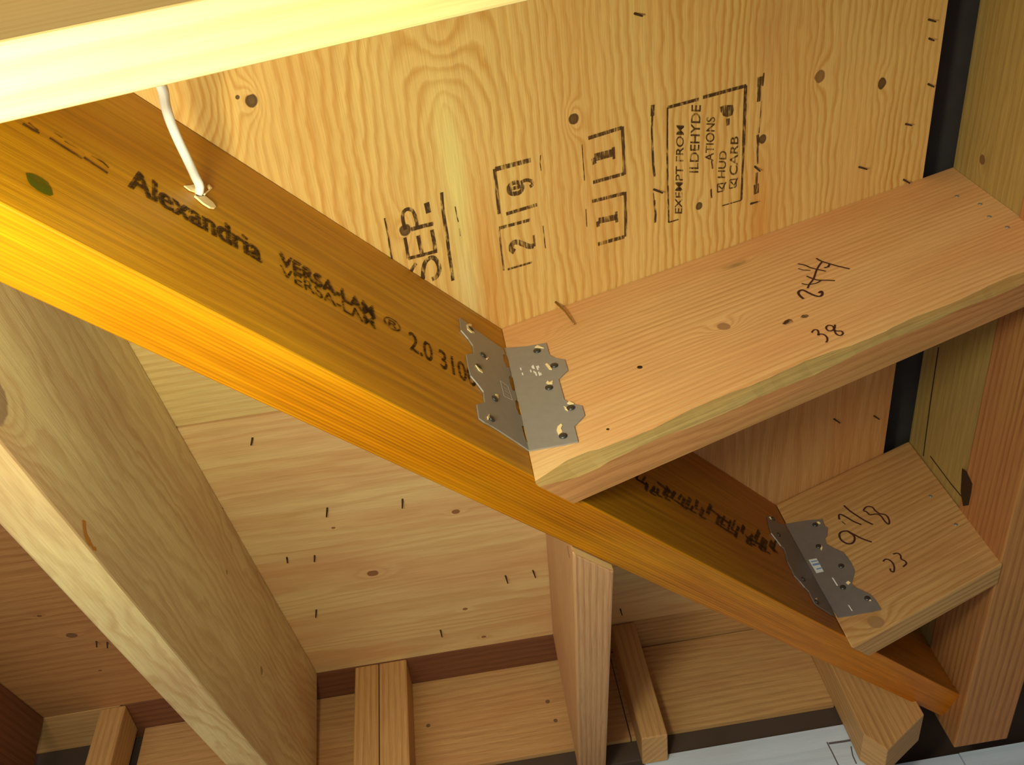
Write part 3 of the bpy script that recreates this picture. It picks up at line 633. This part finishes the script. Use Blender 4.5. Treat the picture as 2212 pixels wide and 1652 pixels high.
for a in [(207, 1384, 209, 1398), (231, 1386, 232, 1400)]: nail_tip('B', *a, shB4, mRust)

# ------------------------------------------------------------------ rafters of the far roof
def common(name, label, x0, x1, depth, mat, ystart_off=0.0, grp='rafters of the far roof', yend=YEND - 0.0005, blk=None):
    ys0, ys1 = K * x0 + E2 + 0.0006, K * x1 + E2 + 0.0006
    t = thing(name, label, 'rafter', (x0, ys0, zB(ys0) - depth), grp)
    tp = -0.0006
    yb = yend + 0.05
    P = [(x0, ys0, zB(ys0) - depth), (x1, ys1, zB(ys1) - depth), (x1, yb, zB(yb) - depth), (x0, yb, zB(yb) - depth),
         (x0, ys0, zB(ys0) + tp), (x1, ys1, zB(ys1) + tp), (x1, yend, zB(yend) + tp), (x0, yend, zB(yend) + tp)]
    mk('plank', *hexa(P), mat, t, GYs, bevel=0.0025)
    return t
rP = common('rafter', 'rosy rafter hanging down behind the orange beam at bottom centre', XP, XP + 0.041, 0.250, mP)
rR = common('rafter', 'large greyish knotty rafter at lower left, nearer than the others', XR - 0.0462, XR, 0.2567, mR1)
rR2 = common('rafter', 'dark reddish rafter at the extreme lower left corner', -0.826, -0.785, 0.25, mRed)
def pe_(x, z, o=0.0003): 
    y = K * x + E2 + 0.0006; return Vector((x + o * 0.7, y - o * 0.7, zB(y) - z))
mk('cut_end', [pe_(XP + 0.001, 0.2495), pe_(XP + 0.040, 0.2495), pe_(XP + 0.040, 0.2405), pe_(XP + 0.001, 0.2405)], [(0, 1, 2, 3)], mChip, rP)
strokes('resin_streak', 'R1', [(13, [(180, 1124), (181, 1140), (185, 1158), (193, 1174)]), (7, [(193, 1172), (200, 1184), (206, 1186)])], plain('resin', (176, 112, 24), 0.3), rR, grain=GYs)
nP = (Vector((-1, 0, 0)), Vector((XP, 0, ZO))); PL['P'] = nP
strokes('ink_mark', 'P', [(5, [(1226, 1178), (1231, 1205)])], mRust, rP)

# ------------------------------------------------------------------ top plate, studs and boards of the far wall
def board(name, label, cat, b, mat, grain, group=None, bevel=0.002):
    o = mk(name, *box(*b), mat, None, grain, bevel=bevel); return tag(o, label, cat, group)
ZP = zB(YEND)
YF = YEND + 0.0006; YP = 0.800
board('top_plate', 'dark reddish top plate above the plywood panel left of the rosy rafter', 'board', (-0.66, XP + 0.07, YF, YP + 0.05, ZP - 0.0005, ZP + 0.038), mRed, GXh)  # darker than the next plate: shade of this bay is in its colour
board('top_plate', 'tan top plate right of the rosy rafter, under the orange beam', 'board', (XP + 0.072, 0.60, YF, YP + 0.05, ZP - 0.0005, ZP + 0.038), mSt, GXh)
board('top_plate', 'shaded top plate at the far lower left behind the grey rafter', 'board', (-1.30, -0.662, YF, YP + 0.05, ZP - 0.0005, ZP + 0.038), mSt, GXh)
def stud(label, x0, x1, z0, mat=mSt, z1=ZP - 0.001):
    return board('stud', label, 'stud', (x0, x1, YF, YP - 0.0006, z0, z1), mat, GZ, 'studs of the far wall')
stud('left one of the paired tan studs under the plywood at bottom', -0.2710, -0.2318, ZO - 0.45)
stud('right one of the paired tan studs, beside the dark red plate', -0.2306, -0.1850, ZO - 0.45)
stud('lone shaded stud at bottom left behind the grey rafter', -0.694, -0.652, ZO - 0.45)
stud('short stub stud just right of the rosy rafter', 0.163, 0.203, ZO + 0.004, mSt)
v, f = prism([Vector((0.484, YF, ZO + 0.20)), Vector((0.481, YF, ZO - 0.05)), Vector((0.503, YF, ZO - 0.081)), Vector((0.580, YF, ZO - 0.034)), Vector((0.580, YF, ZO + 0.20))], Vector((0, YP - YF - 0.001, 0)))
o = mk('stud', v, f, mSt, None, GZ, bevel=0.002); tag(o, 'broad post with pointed lower end under the far end of the orange beam', 'stud', 'studs of the far wall')
board('wall_panel', 'plywood wall panel with horizontal grain between paired studs and rosy rafter', 'panel', (-0.249, 0.155, YP, YP + 0.012, ZO + 0.053, ZP - 0.001), mPan, GXh, 'plywood wall panels', 0)
board('wall_panel', 'tan plywood wall panel right of the stub stud', 'panel', (0.157, 0.484, YP, YP + 0.012, ZO + 0.053, ZP - 0.005), mPan, GXh, 'plywood wall panels', 0)
board('wall_panel', 'dim plywood wall panel at bottom left, right of the lone stud', 'panel', (-0.64, -0.251, YP, YP + 0.012, ZO - 0.30, ZP - 0.001), mPan, GXh, 'plywood wall panels', 0)
board('wall_panel', 'dark panel standing in for the unlit recess in the bottom left corner, left of the lone stud', 'panel', (-1.25, -0.642, YP + 0.02, YP + 0.03, ZO - 0.30, ZP - 0.001), mDark, GXh, 'plywood wall panels', 0)  # dark sheet put where the recess is unlit
board('recess_strip', 'dark strip standing in for the shaded recess above the white painted siding', 'board', (-0.30, 0.55, YP + 0.006, YP + 0.03, ZO + 0.017, ZO + 0.0525), mDark, GXh)  # dark strip painted in for the shade of the recess
sd = board('siding_board', 'white painted siding at the bottom edge, left of the pointed post', 'siding', (0.168, 0.502, YP + 0.002, YP + 0.02, ZO - 0.45, ZO + 0.0165), mWhite, GXh, 'white painted siding', 0)
PL['SD'] = (Vector((0, -1, 0)), Vector((0, YP + 0.002, ZO)))
strokes('paint_crack', 'SD', [(2, [(1786, 1603), (1798, 1626), (1812, 1655)]), (4, [(1790, 1606), (1825, 1601), (1858, 1595)]), (2, [(1838, 1612), (1842, 1632), (1850, 1650)])], mCrack, sd)
PL['F'] = (Vector((0, -1, 0)), Vector((0, 0.93, ZO)))
a1 = on('F', 2072, 1626); a2 = on('F', 1950, 1648)
board('siding_board', 'white painted siding in the bottom right corner', 'siding', (a1.x, 1.4, 0.93, 0.95, ZO - 0.5, a1.z), mWhite, GXh, 'white painted siding', 0)
board('siding_board', 'low strip of white siding just left of the bottom right corner', 'siding', (a2.x - 0.04, a1.x - 0.002, 0.93, 0.95, ZO - 0.5, a2.z), mWhite, GXh, 'white painted siding', 0)
wb = mk('dark_backing_far', *box(-1.6, 1.5, 1.0, 1.02, ZO - 0.9, ZO + 0.35), mDark); tag(wb, kind='structure')  # dark sheet added behind the framing so openings stay dark
wr = mk('dark_backing_right', *box(1.1, 1.12, -1.2, 0.99, ZO - 0.9, ZO + 0.35), mDark); tag(wr, kind='structure')  # dark sheet added beyond the right gap to keep it dark

# ------------------------------------------------------------------ ridge boards at right
ZW = zA(XW); ZQ = ZO - 0.024
rb = board('ridge_board', 'greenish yellow ridge board with a dark knot at upper right', 'board', (XW, XW + 0.085, -1.0, 0.86, ZO + 0.087, ZW - 0.0004), mGr, GY, None, 0.001)
strokes('board_seam', 'W', [(3, [(2028, 750), (2010, 870), (1995, 985)])], mRust, rb)
strokes('board_seam', 'W', [(2.5, [(2010, 985), (2055, 1045), (2105, 1105)])], mRust, rb)
board('ridge_beam', 'brown horizontal ridge beam running down the right edge, nearest edge at lower right', 'beam', (XW - 0.003, XW + 0.083, -1.0, 0.85, ZQ, ZO + 0.0865), mBr, GY, None, 0.002)
patch('board_notch', 'W', [(2084, 1010), (2094, 1018), (2106, 1044), (2104, 1062), (2098, 1090), (2086, 1092), (2081, 1060)], mRust, rb, off=0.0040)
